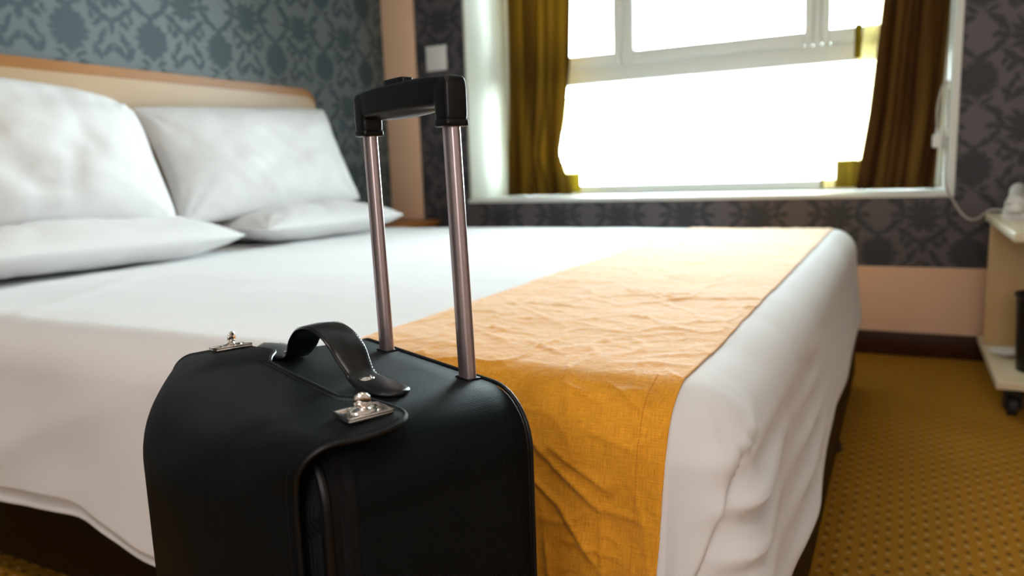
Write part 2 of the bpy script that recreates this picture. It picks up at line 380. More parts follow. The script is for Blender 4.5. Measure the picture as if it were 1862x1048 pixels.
bm = bmesh.new(); add_box(bm, 1.055-1.42, 1.075-1.42, -.052, -.038, 1.40-OZ0, 1.46-OZ0, .003); add_box(bm, 1.058-1.42, 1.072-1.42, -.064, -.05, 1.31-OZ0, 1.44-OZ0, .005)
finish('window_handle', bm, M['white_plastic'], wr)

# ------------------------------------------------------------------ light switch
sw = empty('light_switch', (.296, YB, 1.253), label='square white light switch on the dark wallpaper beside the window', cat='switch')
bm = bmesh.new(); add_box(bm, -.055, .055, -.009, -.0005, -.056, .056, .003); finish('plate', bm, M['white_plastic'], sw)
bm = bmesh.new(); add_box(bm, -.036, .036, -.014, -.008, -.036, .036, .003, rot=Matrix.Rotation(math.radians(3), 3, 'X')); finish('rocker', bm, M['white_plastic'], sw)

# ------------------------------------------------------------------ bed
BW, HB, RD = 1.985, 0.509, 0.075
EX, EY0, EY1 = 2.122, 0.0, BW            # outer faces of the made bed
base = empty('bed', (1.08, .99, 0), label='dark brown wooden bed frame under the white duvet', cat='bed')
def bb(name, x0, x1, y0, y1, z0, z1, mat, bev=.006): 
    bm = bmesh.new(); add_box(bm, x0-1.08, x1-1.08, y0-.99, y1-.99, z0, z1, bev); return finish(name, bm, mat, base)
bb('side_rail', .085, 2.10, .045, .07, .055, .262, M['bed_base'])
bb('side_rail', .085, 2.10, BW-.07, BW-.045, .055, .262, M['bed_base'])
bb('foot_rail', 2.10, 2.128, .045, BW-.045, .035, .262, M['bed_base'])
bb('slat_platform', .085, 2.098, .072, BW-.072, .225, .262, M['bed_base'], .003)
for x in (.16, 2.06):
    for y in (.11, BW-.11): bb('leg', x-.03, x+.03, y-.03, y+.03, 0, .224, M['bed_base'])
bm = bmesh.new(); add_lathe(bm, [(.012, .0), (.020, .002), (.020, .02), (.012, .034)], 16, (2.112-1.08, 1.30-.99, 0)); finish('foot_stud', bm, M['black_plastic'], base)
bm = bmesh.new(); add_box(bm, .09, 2.075, .05, BW-.05, .2635, .478, .05, 5)
tag(finish('mattress', bm, M['mattress']), 'thick mattress under the white duvet on the brown bed base', 'mattress')

def ridge(x, w): return math.exp(-(x/w)**2)
def seg_d(px, py, x0, y0, x1, y1):
    dx, dy = x1-x0, y1-y0; L = math.hypot(dx, dy); t = ((px-x0)*dx+(py-y0)*dy)/(L*L)
    d = ((px-x0)*dy-(py-y0)*dx)/L; return t, d
def lerp_(x, pts):
    if x <= pts[0][0]: return pts[0][1]
    for (a, u), (b, v) in zip(pts, pts[1:]):
        if x <= b: return u+(v-u)*(x-a)/(b-a)
    return pts[-1][1]
def hemz(side, a):
    if side == 'near': return .234 + .012*math.sin(a*7.0+.6) + .010*math.sin(a*17+1.0) - .028*sstep(.95, 1.35, a)
    return .238 + .010*math.sin(a*8+1.3)
def drape(p, q, wrinkle=True):
    """p along the bed, q across it; beyond the edges the cloth turns down. returns point, outward normal"""
    ix, iy0, iy1 = EX-RD, EY0+RD, EY1-RD
    ex = max(0.0, p-ix); ey = 0.0; sy = -1
    if q < iy0: ey = iy0-q
    elif q > iy1: ey = q-iy1; sy = 1
    l = max(ex, ey); cx, cy = min(p, ix), min(max(q, iy0), iy1)
    if l <= 1e-9:
        n = Vector((0, 0, 1)); P = Vector((cx, cy, HB))
    else:
        th = PI/2*(0.5*ey/ex if ey <= ex else 1-0.5*ex/ey) if (ex > 0 and ey > 0) else (0 if ey == 0 else PI/2)
        h = Vector((math.cos(th), sy*math.sin(th), 0))
        if l < RD*PI/2:
            a = l/RD; P = Vector((cx, cy, HB-RD*(1-math.cos(a)))) + h*RD*math.sin(a); n = h*math.sin(a)+Vector((0, 0, math.cos(a)))
        else:
            d = l-RD*PI/2; P = Vector((cx, cy, HB-RD-d)) + h*(RD+.012*d/.25); n = h.copy()
        if wrinkle: P = P + n*drape_disp(p, q, l, th, ex, ey, sy)
        return P, n, l
    if wrinkle: P = P + n*drape_disp(p, q, 0, 0, 0, 0, sy)
    return P, n, l
def drape_disp(p, q, l, th, ex, ey, sy):
    d = .0022*nz(p*1.3, q*3, 2, 2) + .0012*nz(p, q*1.8, 5, 7)
    d += .004*sstep(.62, .30, p)*nz(p*3, q*2, 9, 3)
    # fold lines pressed into the top near the pillows
    for (x0, y0, x1, y1, w, a) in ((.55, .10, .42, .95, .012, .005), (.72, .10, .50, 1.7, .010, .003), (.95, -.02, .60, .55, .014, .004), (.46, .9, .40, 1.9, .012, .005)):
        t, s_ = seg_d(p, q, x0, y0, x1, y1)
        if -.1 < t < 1.1: d += a*ridge(s_, w)*sstep(-.1, .15, t)*sstep(1.1, .85, t)
    k = sstep(.03, .20, l)
    if l > 0:
        dn = max(0, l-.05)
        if ey > 0 and ex <= 0 and sy < 0:      # near side: broad soft folds, one long diagonal
            d += k*(.012*nz(p*1.0, l*.5, 11, 4.5) + .008*nz(p+l*.5, l*.3, 3, 11))
            t, s_ = seg_d(p, l, .72, .34, 1.42, .05); d += .008*k*ridge(s_, .035)*sstep(-.1, .2, t)*sstep(1.1, .7, t)
            t, s_ = seg_d(p, l, .10, .02, .62, .34); d += .006*k*ridge(s_, .03)
            d += .020*sstep(.18, .42, l)*sstep(1.75, 1.1, p)*(.55+.45*math.sin(p*5.2+.5))
            # smooth panel between runner and corner
            d += .004*k*sstep(1.98, 2.05, p)
        if ex > 0 or (ey > 0 and p > 1.98):     # corner and foot end
            w_ = (q-(EY0+RD)) if ey <= 0 else (-th/(PI/2)*.12 if ex > 0 else -(.12+EX-RD-p))
            if sy < 0:
                # swags pulled towards the tucked corner, then the overlap itself
                env = sstep(.75, .10, w_)*sstep(-.10, -.02, w_)
                ph = l*2*PI/.052 - w_*4.0 + 1.1*math.sin(w_*5+.8)
                d += env*sstep(.09, .15, l)*(.018*(.6+.5*math.sin(w_*9+l*14))*(.5+.5*math.cos(ph))**1.6-.003)
                we = lerp_(l, [(.07, .012), (.09, .006), (.102, -.042), (.138, -.062), (.174, -.075), (.216, -.092), (.30, -.118)])
                s_ = w_-we; g = sstep(.070, .110, l)
                d += g*(.0075*sstep(.003, -.003, s_)*sstep(-.09, -.01, s_) - .0080*math.exp(-max(0, s_)/.022)*sstep(-.003, .003, s_))
                t, e_ = seg_d(w_, l, -.069, .045, -.066, .135); d += .0022*ridge(e_, .004)*sstep(-.1, .3, t)*sstep(1.1, .8, t)
                d += .0035*ridge(math.hypot(w_-.01, (l-.085)*1.2), .022)
            d += sstep(0, .05, ex)*(k*.005*nz(q*1.2, l*.5, 21, 3) + .016*sstep(.12, .40, l))
    return d
def frange(a, b, st):
    n = max(1, int(round((b-a)/st))); return [a+(b-a)*i/n for i in range(n)]
def cloth(name, ps, qfun, mat, lift=0.0, extra=None, parent=None, thick=.0, hem=None):
    rows = []; uvs = []
    for p in ps:
        row = []; ur = []
        for q in qfun:
            pp, qq = p, q
            P, n, l = drape(pp, qq)
            if lift: P = P + n*(lift + (extra(pp, qq, l) if extra else 0))
            # trim at the hem
            if P.z < .30 and hem is None:
                pass
            row.append(P); ur.append((p, q))
        rows.append(row); uvs.append(ur)
    return grid(name, rows, uvs, mat, parent, thick=thick)
# duvet: the outermost rows are bent so that the hem follows hemz()
def hem_len(z): return RD*PI/2 + (HB-RD-z)
dl = hem_len(.225)
ps = frange(.095, 1.2, .022) + frange(1.2, 1.9, .016) + frange(1.9, EX-RD, .010)
pe = [EX-RD+dl*i/44 for i in range(45)]
qn = [EY0+RD-dl*i/46 for i in range(46, 0, -1)]
qm = frange(EY0+RD, .6, .014) + frange(.6, EY1-RD, .028)
qf = [EY1-RD+dl*i/16 for i in range(17)]
rows = []; uvs = []
for p in ps+pe:
    row = []; ur = []
    for q in qn+qm+qf:
        P, n, l = drape(p, q)
        if l > .2:
            f = (l-.2)/(dl-.2); ez = hemz('near', p) if q < EY0+RD and p < EX-RD else hemz('foot', q)
            if p >= EX-RD and q < EY0+RD:
                b_ = min(1, (p-EX+RD)/max(EY0+RD-q, 1e-6)/2); ez = (1-b_)*hemz('near', EX-RD)+b_*hemz('foot', EY0+RD)
            P.z += f*(ez-.225)
        row.append(P); ur.append((p, q))
    rows.append(row); uvs.append(ur)
duv = grid('duvet', rows, uvs, M['duvet'], thick=.007, off=-1, flip=True)
tag(duv, 'white cotton duvet smoothed over the whole double bed', 'duvet')
# turned hem band that shows along the near side
rr = []; uu = []
for p in frange(.3, 1.62, .016):
    row = []; ur = []
    for i in range(7):
        z = hemz('near', p)-.002 - .026*(i/6)*(0.65+.35*math.sin(p*6+2))
        P, n, l = drape(p, EY0+RD-dl*.985); P = Vector((P.x, P.y+.006+.004*math.sin(i/6*PI), z)); row.append(P); ur.append((p, i*.004))
    rr.append(row); uu.append(ur)
grid('hem_fold', rr, uu, M['duvet'], duv, thick=.002)

# runner -----------------------------------------------------------
# creases in (p, l): start, end, width, height
CR = [(1.930, .040, 1.985, .062, .0035, .0030), (1.980, .034, 2.030, .068, .0040, .0034), (1.870, .075, 1.935, .125, .0060, .0050), (1.930, .122, 1.986, .166, .0050, .0055), (1.982, .165, 2.036, .169, .0040, .0026),
      (1.890, .128, 1.945, .170, .0050, .0050), (1.940, .166, 1.982, .225, .0050, .0062), (1.925, .105, 2.000, .146, .0080, .0040), (1.985, .168, 1.992, .250, .0050, .0035), (1.895, .175, 1.915, .270, .0060, .0050),
      (1.925, .20, 1.940, .280, .0050, .0042), (1.860, .095, 1.900, .210, .0080, .0050), (1.945, .205, 2.010, .215, .0050, .0025), (1.960, .085, 2.020, .100, .0070, .0020), (1.870, .22, 1.890, .29, .0050, .0045), (1.80, .06, 1.86, .12, .008, .004)]
def runner_extra(p, q, l):
    d = .0004*(1+nz(p, q, 3, 30)) + .0010*(1+nz(p, q*1.4, 8, 12))*(.25+.75*sstep(.0, .08, l))
    d += .0016*(1-min(1, abs(nz(p*1.2, q, 14, 9))*9))**2 + .0012*(1-min(1, abs(nz(p, q*1.3, 24, 13))*9))**2
    if q < EY0+RD:
        for (x0, y0, x1, y1, w, a) in CR:
            t, s_ = seg_d(p, l, x0, y0, x1, y1)
            if -.15 < t < 1.15: d += a*math.exp(-abs(s_)/w*(1.0 if s_ > 0 else 2.6))*sstep(-.15, .25, t)*sstep(1.15, .75, t)
    else:
        for (x0, y0, x1, y1) in TOPC:
            t, s_ = seg_d(p, q, x0, y0, x1, y1)
            if -.1 < t < 1.1: d += .0016*ridge(s_, .004)*sstep(-.1, .2, t)*sstep(1.1, .8, t)
    return d
TOPC = []
for i in range(26):
    x0, y0 = random.uniform(1.6, 2.0), random.uniform(.08, 1.5); a = random.uniform(-.7, .7); L = random.uniform(.06, .22); TOPC.append((x0, y0, x0+L*math.cos(a), y0+L*math.sin(a)))
RX0, RX1 = 1.600, 2.052
lr = hem_len(.232)
rq = [EY0+RD-lr*i/124 for i in range(124, 0, -1)] + frange(EY0+RD, .6, .006) + frange(.6, EY1-RD, .014) + [EY1-RD+lr*i/16 for i in range(17)]
rp = [RX0+(RX1-RX0)*i/60*.55 for i in range(60)]+[RX0+(RX1-RX0)*(.55+.45*i/84) for i in range(85)]
rows = []; uvs = []
for p in rp:
    row = []; ur = []
    for q in rq:
        wob = .003*nz(q*4, 0, 1, 1)+.0015*nz(q*17, 0, 1, 1)
        pp = p+wob-.016*sstep(.02, .40, max(0, EY0+RD-q))*(p-RX0)/.45
        P, n, l = drape(pp, q)
        P = P + n*(.0022+runner_extra(p, q, l)*sstep(0, .02, min(p-RX0, RX1-p)+.008)); row.append(P); ur.append((p, q))
    rows.append(row); uvs.append(ur)
run = grid('bed_runner', rows, uvs, M['runner'], thick=.0012, off=-1, flip=True)
tag(run, 'orange linen bed runner lying across the foot of the white bed', 'bed runner')
# stitched line along its right hem
bm = bmesh.new()
ir = min(range(len(rp)), key=lambda i: abs(rp[i]-(RX1-.030)))
for j in range(0, 122, 1):
    P = rows[ir][j]; Q = rows[ir][j+1]; D = (Q-P)
    if D.length < 1e-5: continue
    nn = Vector((0, -1, 0)) if j < 85 else (Vector((0, -.7, .7)) if j < 124 else Vector((0, 0, 1)))
    off = nn*.0006; A, B = P+D*.15+off, P+D*.75+off; s_ = Vector((.0004, 0, 0))
    f = [bm.verts.new(v) for v in (A-s_, A+s_, B+s_, B-s_, (A+B)/2+nn*.0007)]
    bm.faces.new((f[0], f[1], f[4])); bm.faces.new((f[1], f[2], f[4])); bm.faces.new((f[2], f[3], f[4])); bm.faces.new((f[3], f[0], f[4])); bm.faces.new((f[3], f[2], f[1], f[0]))
tag(finish('stitching', bm, M['thread_orange'], run, smooth=False), kind='stuff')

# pillows -----------------------------------------------------------
def pillow(name, label, L, Wd, T, mat4, seed, sag=0.0, group=None, pinch=.08, extra=None, rnd=False):
    """L along local x, Wd along local y, T thick along local z"""
    n, m = 54, 40; verts = []; faces = []; 
    def surf(a, b, s_):
        ea = 1-pinch*(1-abs(b)**2.2)*1.0; eb = 1-pinch*.9*(1-abs(a)**2.2)
        x = a*L/2*(ea); y = b*Wd/2*(eb)
        h = ((1-abs(a)**2.6)**.62)*((1-abs(b)**2.6)**.62)
        w_ = .10*nz(a*1.4, b*1.4, seed+s_*7, 1.6) + .035*nz(a*4, b*4, seed+3+s_*5, 1.2)
        edge = (1-h)
        cr = 0
        for k in range(7):
            an = math.atan2(b-.9*(1 if k % 2 else -1), a-.9*(1 if k < 4 else -1))
        # wrinkles radiating from corners
        for (ca, cb) in ((-1, -1), (1, -1), (-1, 1), (1, 1)):
            dx, dy = (a-ca)*L/Wd, (b-cb); r = math.hypot(dx, dy); an = math.atan2(dy, dx)
            cr += .05*math.sin(an*13+seed*2+ca+cb*2)*math.exp(-(r/.55)**2)*sstep(0.02, .25, r)
        rg = max(0, 1-abs(nz(a*2.2+.5*b, b*.9, seed+11*s_, 1.3))*7)**1.5*.5 + max(0, 1-abs(nz(a*1.5-b, b*2.0+a, seed+17*s_, 1.1))*8)**1.5*.35
        z = s_*T/2*h*(1+w_*1.6+cr*2.6-.16*rg)
        z += -sag*(a*a)*.5
        rc = (abs(a)*abs(b))**(2.6 if b > 0 and rnd else 4); x *= 1-.05*rc*(2.6 if b > 0 and rnd else 1); y *= 1-.08*rc*(4.2 if b > 0 and rnd else 1)
        v = Vector((x, y, z))
        if extra: v = extra(a, b, s_, v)
        return v
    idx = {}
    for s_ in (1, -1):
        for i in range(n+1):
            for j in range(m+1):
                bd = i in (0, n) or j in (0, m)
                if bd and s_ < 0: idx[(s_, i, j)] = idx[(1, i, j)]; continue
                a = math.sin((i/n*2-1)*PI/2); b = math.sin((j/m*2-1)*PI/2)
                idx[(s_, i, j)] = len(verts); verts.append(surf(a, b, s_))
    uvd = []
    for s_ in (1, -1):
        for i in range(n):
            for j in range(m):
                f = [idx[(s_, i, j)], idx[(s_, i+1, j)], idx[(s_, i+1, j+1)], idx[(s_, i, j+1)]]
                if s_ < 0: f = f[::-1]
                faces.append(f)
    me = bpy.data.meshes.new(name); me.from_pydata([tuple(v) for v in verts], [], faces); uv = me.uv_layers.new(name='UVMap')
    for lp in me.loops: v = verts[lp.vertex_index]; uv.data[lp.index].uv = (v.x, v.y)
    me.update(); o = link(name, me, M['pillow'], None, True, None); o.matrix_world = mat4
    return tag(o, label, 'pillow', group)
def basis(loc, xa, ya):
    xa = Vector(xa).normalized(); ya = Vector(ya); ya = (ya-xa*ya.dot(xa)).normalized(); za = xa.cross(ya)
    return Matrix(((xa.x, ya.x, za.x, loc[0]), (xa.y, ya.y, za.y, loc[1]), (xa.z, ya.z, za.z, loc[2]), (0, 0, 0, 1)))
def flat_bottom(zmin):
    def f(a, b, s_, v):
        if s_ < 0: v.z = max(v.z, zmin)
        return v
    return f
pillow('pillow', 'white pillow lying flat under the upright one nearer the window', .76, .42, .145, basis((.300, 1.425, .575), (.02, 1, 0), (-1, 0, .02)), 4.1, extra=flat_bottom(-.055))
pillow('pillow', 'white pillow lying flat at the left edge under the nearest upright one', .88, .44, .16, basis((.320, .535, .578), (-.03, 1, -.022), (-1, -.03, .02)), 2.3, extra=flat_bottom(-.054))
pillow('pillow', 'white plump pillow propped upright on the right against the headboard', .90, .415, .17, basis((.240, 1.315, .795), (0.0, 1, 0.045), (-.40, .0, 1)), 7.7)
pillow('pillow', 'white plump pillow propped upright on the left, nearest the camera', .75, .415, .21, basis((.330, .455, .812), (0.0, 1, -.035), (-.42, 0, 1)), 9.2, rnd=True)

# headboard -----------------------------------------------------------
hd = empty('headboard', (.04, .98, 0), label='tan padded headboard with a wooden rim behind the pillows', cat='headboard')
def rrect(y0, y1, z0, z1, r, seg=10, bottom=False):
    pts = []
    for (cy, cz, a0) in ((y1-r, z1-r, 0), (y0+r, z1-r, 90)):
        for k in range(seg+1): a = math.radians(a0+90*k/seg); pts.append((cy+r*math.cos(a), cz+r*math.sin(a)))
    pts += [(y0, z0), (y1, z0)]; return pts
def plate_x(name, out, x0, x1, mat, parent, bev, ox, oy):
    bm = bmesh.new(); A = [bm.verts.new((x0-ox, y-oy, z)) for y, z in out]; B = [bm.verts.new((x1-ox, y-oy, z)) for y, z in out]
    bm.faces.new(A); bm.faces.new(B[::-1]); n = len(out)
    for i in range(n): bm.faces.new((A[i], B[i], B[(i+1) % n], A[(i+1) % n]))
    es = [e for e in bm.edges if (e.verts[0].co.x-(x1-ox))**2 < 1e-9 and (e.verts[1].co.x-(x1-ox))**2 < 1e-9]
    bmesh.ops.bevel(bm, geom=es, offset=bev, segments=5, affect='EDGES', profile=.5)
    return finish(name, bm, mat, parent)
plate_x('wooden_rim', rrect(.17, 1.815, .08, 1.085, .07), .0005, .062, M['head_wood'], hd, .012, .04, .98)
plate_x('padded_panel', rrect(.195, 1.79, .30, 1.050, .055), .060, .083, M['head_pad'], hd, .018, .04, .98)

# nightstand -----------------------------------------------------------
ns = empty('nightstand', (.14, 2.20, 0), label='small cherry wood nightstand in the corner beyond the bed', cat='nightstand')
def nb(name, x0, x1, y0, y1, z0, z1, mat=M['stand_wood'], bev=.003, parent=ns):
    bm = bmesh.new(); add_box(bm, x0-.14, x1-.14, y0-2.20, y1-2.20, z0, z1, bev); return finish(name, bm, mat, parent)
nb('top', .017, .280, 2.06, 2.383, .485, .508); nb('body', .02, .258, 2.068, 2.375, .06, .4845)
dr = nb('drawer', .2585, .272, 2.075, 2.370, .33, .475); bm = bmesh.new(); add_lathe(bm, [(.004, 0), (.004, .012), (.011, .014), (.011, .022), (.006, .025)], 16, (.272-.14, .022, .40), 'x'); finish('knob', bm, M['chrome'], dr)
for x in (.045, .235):
    for y in (2.09, 2.35): nb('leg', x-.014, x+.014, y-.014, y+.014, 0, .0595)

# ------------------------------------------------------------------ curtains
rod = empty('curtain_rail', (1.42, 2.66, OZ1-.03), label='white curtain rail at the top of the window recess', cat='curtain rail')
bm = bmesh.new(); add_box(bm, OX0+.014-1.42, OX1-.014-1.42, -.02, .02, -.008, .017, .003); finish('track', bm, M['white_plastic'], rod)
def curtain(name, label, edgeL, edgeR, nf, amp, y0, mat, seed, ztop=OZ1-.04, zbot=OZ0+.004, depthf=None):
    o_rows = []; uv = []; nx, nzz = 150, 60
    for i in range(nzz+1):
        z = zbot+(ztop-zbot)*i/nzz; xl, xr = edgeL(z), edgeR(z); row = []; ur = []
        for j in range(nx+1):
            s_ = j/nx; ph = nf*2*PI*(s_+.06*math.sin(s_*9+seed)+.02*math.sin(z*3+seed)) + seed
            y = y0 + amp*math.sin(ph)*(.75+.25*math.sin(s_*5+seed)) + .4*amp*nz(s_*6, z*2, seed, 1)
            x = xl+(xr-xl)*s_ + .35*amp*math.cos(ph)*math.sin(PI*s_)
            row.append(Vector((x, y, z))); ur.append((s_*(xr-xl)*1.8, z))
        o_rows.append(row); uv.append(ur)
    o = grid(name, o_rows, uv, mat, None, thick=.0015)
    return tag(o, label, 'curtain'), o_rows
def lerp(z, pts):
    if z <= pts[0][0]: return pts[0][1]
    for (z0, a), (z1, b) in zip(pts, pts[1:]):
        if z <= z1: t = (z-z0)/(z1-z0); return a+(b-a)*t
    return pts[-1][1]
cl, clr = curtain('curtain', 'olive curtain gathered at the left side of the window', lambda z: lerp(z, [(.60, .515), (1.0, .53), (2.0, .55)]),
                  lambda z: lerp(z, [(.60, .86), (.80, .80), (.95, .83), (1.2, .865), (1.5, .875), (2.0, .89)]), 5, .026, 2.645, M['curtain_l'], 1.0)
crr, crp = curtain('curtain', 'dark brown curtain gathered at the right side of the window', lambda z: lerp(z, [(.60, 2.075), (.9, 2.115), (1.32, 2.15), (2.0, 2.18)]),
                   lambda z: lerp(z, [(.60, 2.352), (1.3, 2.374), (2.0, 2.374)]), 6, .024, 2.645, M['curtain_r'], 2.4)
def flapcloth(name, fl, fr, z0, z1, y, mat, parent, seed):
    rows_ = []; uv_ = []
    for i in range(31):
        z = z0+(z1-z0)*i/30; a, b = fl(z), fr(z); rows_.append([Vector((a+(b-a)*j/20, y+.008*math.sin(j/20*7+seed+z*3), z)) for j in range(21)]); uv_.append([((b-a)*j/20, z) for j in range(21)])
    return grid(name, rows_, uv_, mat, parent, thick=.0012)
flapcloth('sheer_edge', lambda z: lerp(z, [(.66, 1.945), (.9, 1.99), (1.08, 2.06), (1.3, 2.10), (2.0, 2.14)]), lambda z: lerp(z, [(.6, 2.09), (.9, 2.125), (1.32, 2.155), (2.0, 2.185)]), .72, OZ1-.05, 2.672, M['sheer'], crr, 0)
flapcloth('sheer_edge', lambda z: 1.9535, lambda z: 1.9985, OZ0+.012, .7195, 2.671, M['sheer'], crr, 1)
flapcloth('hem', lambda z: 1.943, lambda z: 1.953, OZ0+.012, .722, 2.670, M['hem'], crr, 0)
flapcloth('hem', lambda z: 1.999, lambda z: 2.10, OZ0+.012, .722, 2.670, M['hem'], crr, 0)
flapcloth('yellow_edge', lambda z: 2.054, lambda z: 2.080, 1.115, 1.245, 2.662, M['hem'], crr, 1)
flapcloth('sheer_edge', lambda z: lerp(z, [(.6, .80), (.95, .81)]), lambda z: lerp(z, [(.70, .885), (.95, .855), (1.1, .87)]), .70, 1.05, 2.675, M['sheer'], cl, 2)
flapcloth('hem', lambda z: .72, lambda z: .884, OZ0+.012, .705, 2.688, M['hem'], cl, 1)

# ------------------------------------------------------------------ socket, plug and cable on the right reveal
XR = OX1-.0125
sk = empty('wall_socket', (XR, 2.50, .78), label='white wall socket on the right window reveal beside the brown curtain', cat='socket')
bm = bmesh.new(); add_box(bm, -.010, -.0005, -.042, .042, -.042, .042, .003); finish('plate', bm, M['white_plastic'], sk)
bm = bmesh.new(); add_lathe(bm, [(.020, -.0102), (.022, -.0125), (.019, -.013), (.018, -.011)], 20, (0, 0, 0), 'x'); finish('socket_ring', bm, M['white_plastic'], sk)
pl = empty('phone_plug', (XR-.014, 2.50, .78), label='white plug pushed into the socket on the window reveal', cat='plug')
bm = bmesh.new(); add_box(bm, -.034, -.0005, -.020, .020, -.024, .024, .006, 3); finish('plug_body', bm, M['white_plastic'], pl)
bm = bmesh.new(); add_lathe(bm, [(.006, 0), (.0045, .02)], 12, (-.020, 0, .024), 'z'); finish('strain_relief', bm, M['white_plastic'], pl)
pth = catmull([(XR-.034, 2.50, .824), (XR-.036, 2.495, .90), (XR-.024, 2.485, .97), (XR-.010, 2.465, .985), (XR-.006, 2.45, .93), (XR-.006, 2.43, .80), (XR-.006, 2.405, .66), (XR-.0, 2.375, .612), (2.402, 2.365, .57), (2.425, 2.355, .53), (2.450, 2.34, .508), (2.475, 2.315, .512), (2.505, 2.27, .542), (2.545, 2.20, .5450), (2.572, 2.160, .5460)], 8)
cab = tube('phone_cable', pth, .0042, M['cable'], None, 8)
tag(cab, 'thin pale cable hanging from the window socket to the telephone', 'cable')
for (y, z, lab) in ((2.45, .97, 'small white cable clip above the socket on the right window reveal'), (2.432, .805, 'small white cable clip beside the socket on the right window reveal')):
    bm = bmesh.new(); add_box(bm, XR-.012, XR-.0005, y-.010, y+.010, z-.014, z+.014, .003)
    tag(finish('cable_clip', bm, M['white_plastic']), lab, 'clip', 'cable clips on the window reveal')

# ------------------------------------------------------------------ side trolley
tr = empty('side_trolley', (2.78, 1.93, 0), label='pale wooden trolley table on castors at the right edge', cat='table')
def tb(name, x0, x1, y0, y1, z0, z1, mat=M['birch'], bev=.002):
    bm = bmesh.new(); add_box(bm, x0-2.78, x1-2.78, y0-1.93, y1-1.93, z0, z1, bev); return finish(name, bm, mat, tr)
tb('table_top', 2.494, 3.10, 1.545, 2.30, .508, .532, M['birch_edge']); tb('shelf', 2.492, 3.10, 1.70, 2.30, .088, .110, M['birch_edge'])
tb('back_panel', 2.50, 3.10, 2.18, 2.20, .1105, .5075); tb('side_panel', 2.94, 2.96, 1.72, 2.1795, .1105, .5075); tb('edge_post', 2.60, 2.622, 2.155, 2.1795, .1105, .5075, M['birch_edge'])
for x in (2.54, 3.05):
    for y in (1.755, 2.24):
        bm = bmesh.new(); add_box(bm, x-2.78-.018, x-2.78+.018, y-1.93-.018, y-1.93+.018, .062, .0875, .004)
        add_box(bm, x-2.78-.022, x-2.78-.016, y-1.93-.015, y-1.93+.03, .022, .066, .002); add_box(bm, x-2.78+.016, x-2.78+.022, y-1.93-.015, y-1.93+.03, .022, .066, .002)
        cs = finish('castor', bm, M['rubber'], tr)
        lathe('wheel', [(.020, -.013), (.0275, -.010), (.0275, .010), (.020, .013)], M['rubber'], cs, 20, (x-2.78, y-1.93+.012, .0278), 'x')
bn = empty('waste_bin', (2.625, 1.86, .1105), label='black round waste bin standing on the trolley shelf', cat='bin')
bm = bmesh.new(); add_lathe(bm, [(.060, .004), (.072, 0), (.082, .21), (.086, .213), (.086, .220), (.082, .220), (.079, .213), (.069, .010), (.02, .008)], 40); finish('bin_body', bm, M['black_plastic'], bn)
tube('rim', [(.084*math.cos(k*PI/20), .084*math.sin(k*PI/20), .219) for k in range(40)], .0035, M['black_plastic'], bn, 8, True)
sc_ = empty('saucer', (2.545, 2.02, .1105), label='small white saucer beside the bin on the trolley shelf', cat='saucer')
lathe('dish', [(.018, 0), (.020, .002), (.042, .012), (.046, .015), (.044, .016), (.020, .006), (.002, .005)], M['white_plastic'], sc_, 32)

# telephone
tp = empty('telephone', (2.60, 2.05, .5325), math.radians(-8), label='white desk telephone on top of the pale trolley', cat='telephone')
bm = bmesh.new()
vsb = [(-.085, -.10, 0), (.085, -.10, 0), (.085, .10, 0), (-.085, .10, 0), (-.08, -.095, .022), (.08, -.095, .022), (.08, .095, .058), (-.08, .095, .058)]
V = [bm.verts.new(v) for v in vsb]
for f in ((3, 2, 1, 0), (4, 5, 6, 7), (0, 1, 5, 4), (1, 2, 6, 5), (2, 3, 7, 6), (3, 0, 4, 7)): bm.faces.new([V[i] for i in f])
bmesh.ops.bevel(bm, geom=list(bm.edges), offset=.008, segments=3, affect='EDGES'); finish('phone_base', bm, M['white_plastic'], tp)
bm = bmesh.new()
hp = catmull([(-.05, -.115, .048), (-.05, -.085, .056), (-.05, -.04, .066), (-.05, .03, .080), (-.05, .085, .080), (-.05, .115, .072)], 6)
add_tube(bm, hp, [.012]+[.018+.006*abs(math.cos(i/(len(hp)-1)*PI))**2 for i in range(1, len(hp)-1)]+[.012], 14); add_lathe(bm, [(.018, -.028), (.024, -.02), (.022, .004)], 20, (-.05, -.095, .050)); add_lathe(bm, [(.018, -.024), (.024, -.016), (.022, .004)], 20, (-.05, .10, .074))
finish('handset', bm, M['white_plastic'], tp)
for i in range(4):
    for j in range(3):
        bm = bmesh.new(); y = -.06+i*.026; z = .022+.036*(y+.095)/.19; add_box(bm, .005+j*.024, .021+j*.024, y, y+.014, z-.001, z+.004, .002); finish('key', bm, M['white_plastic'], tp)

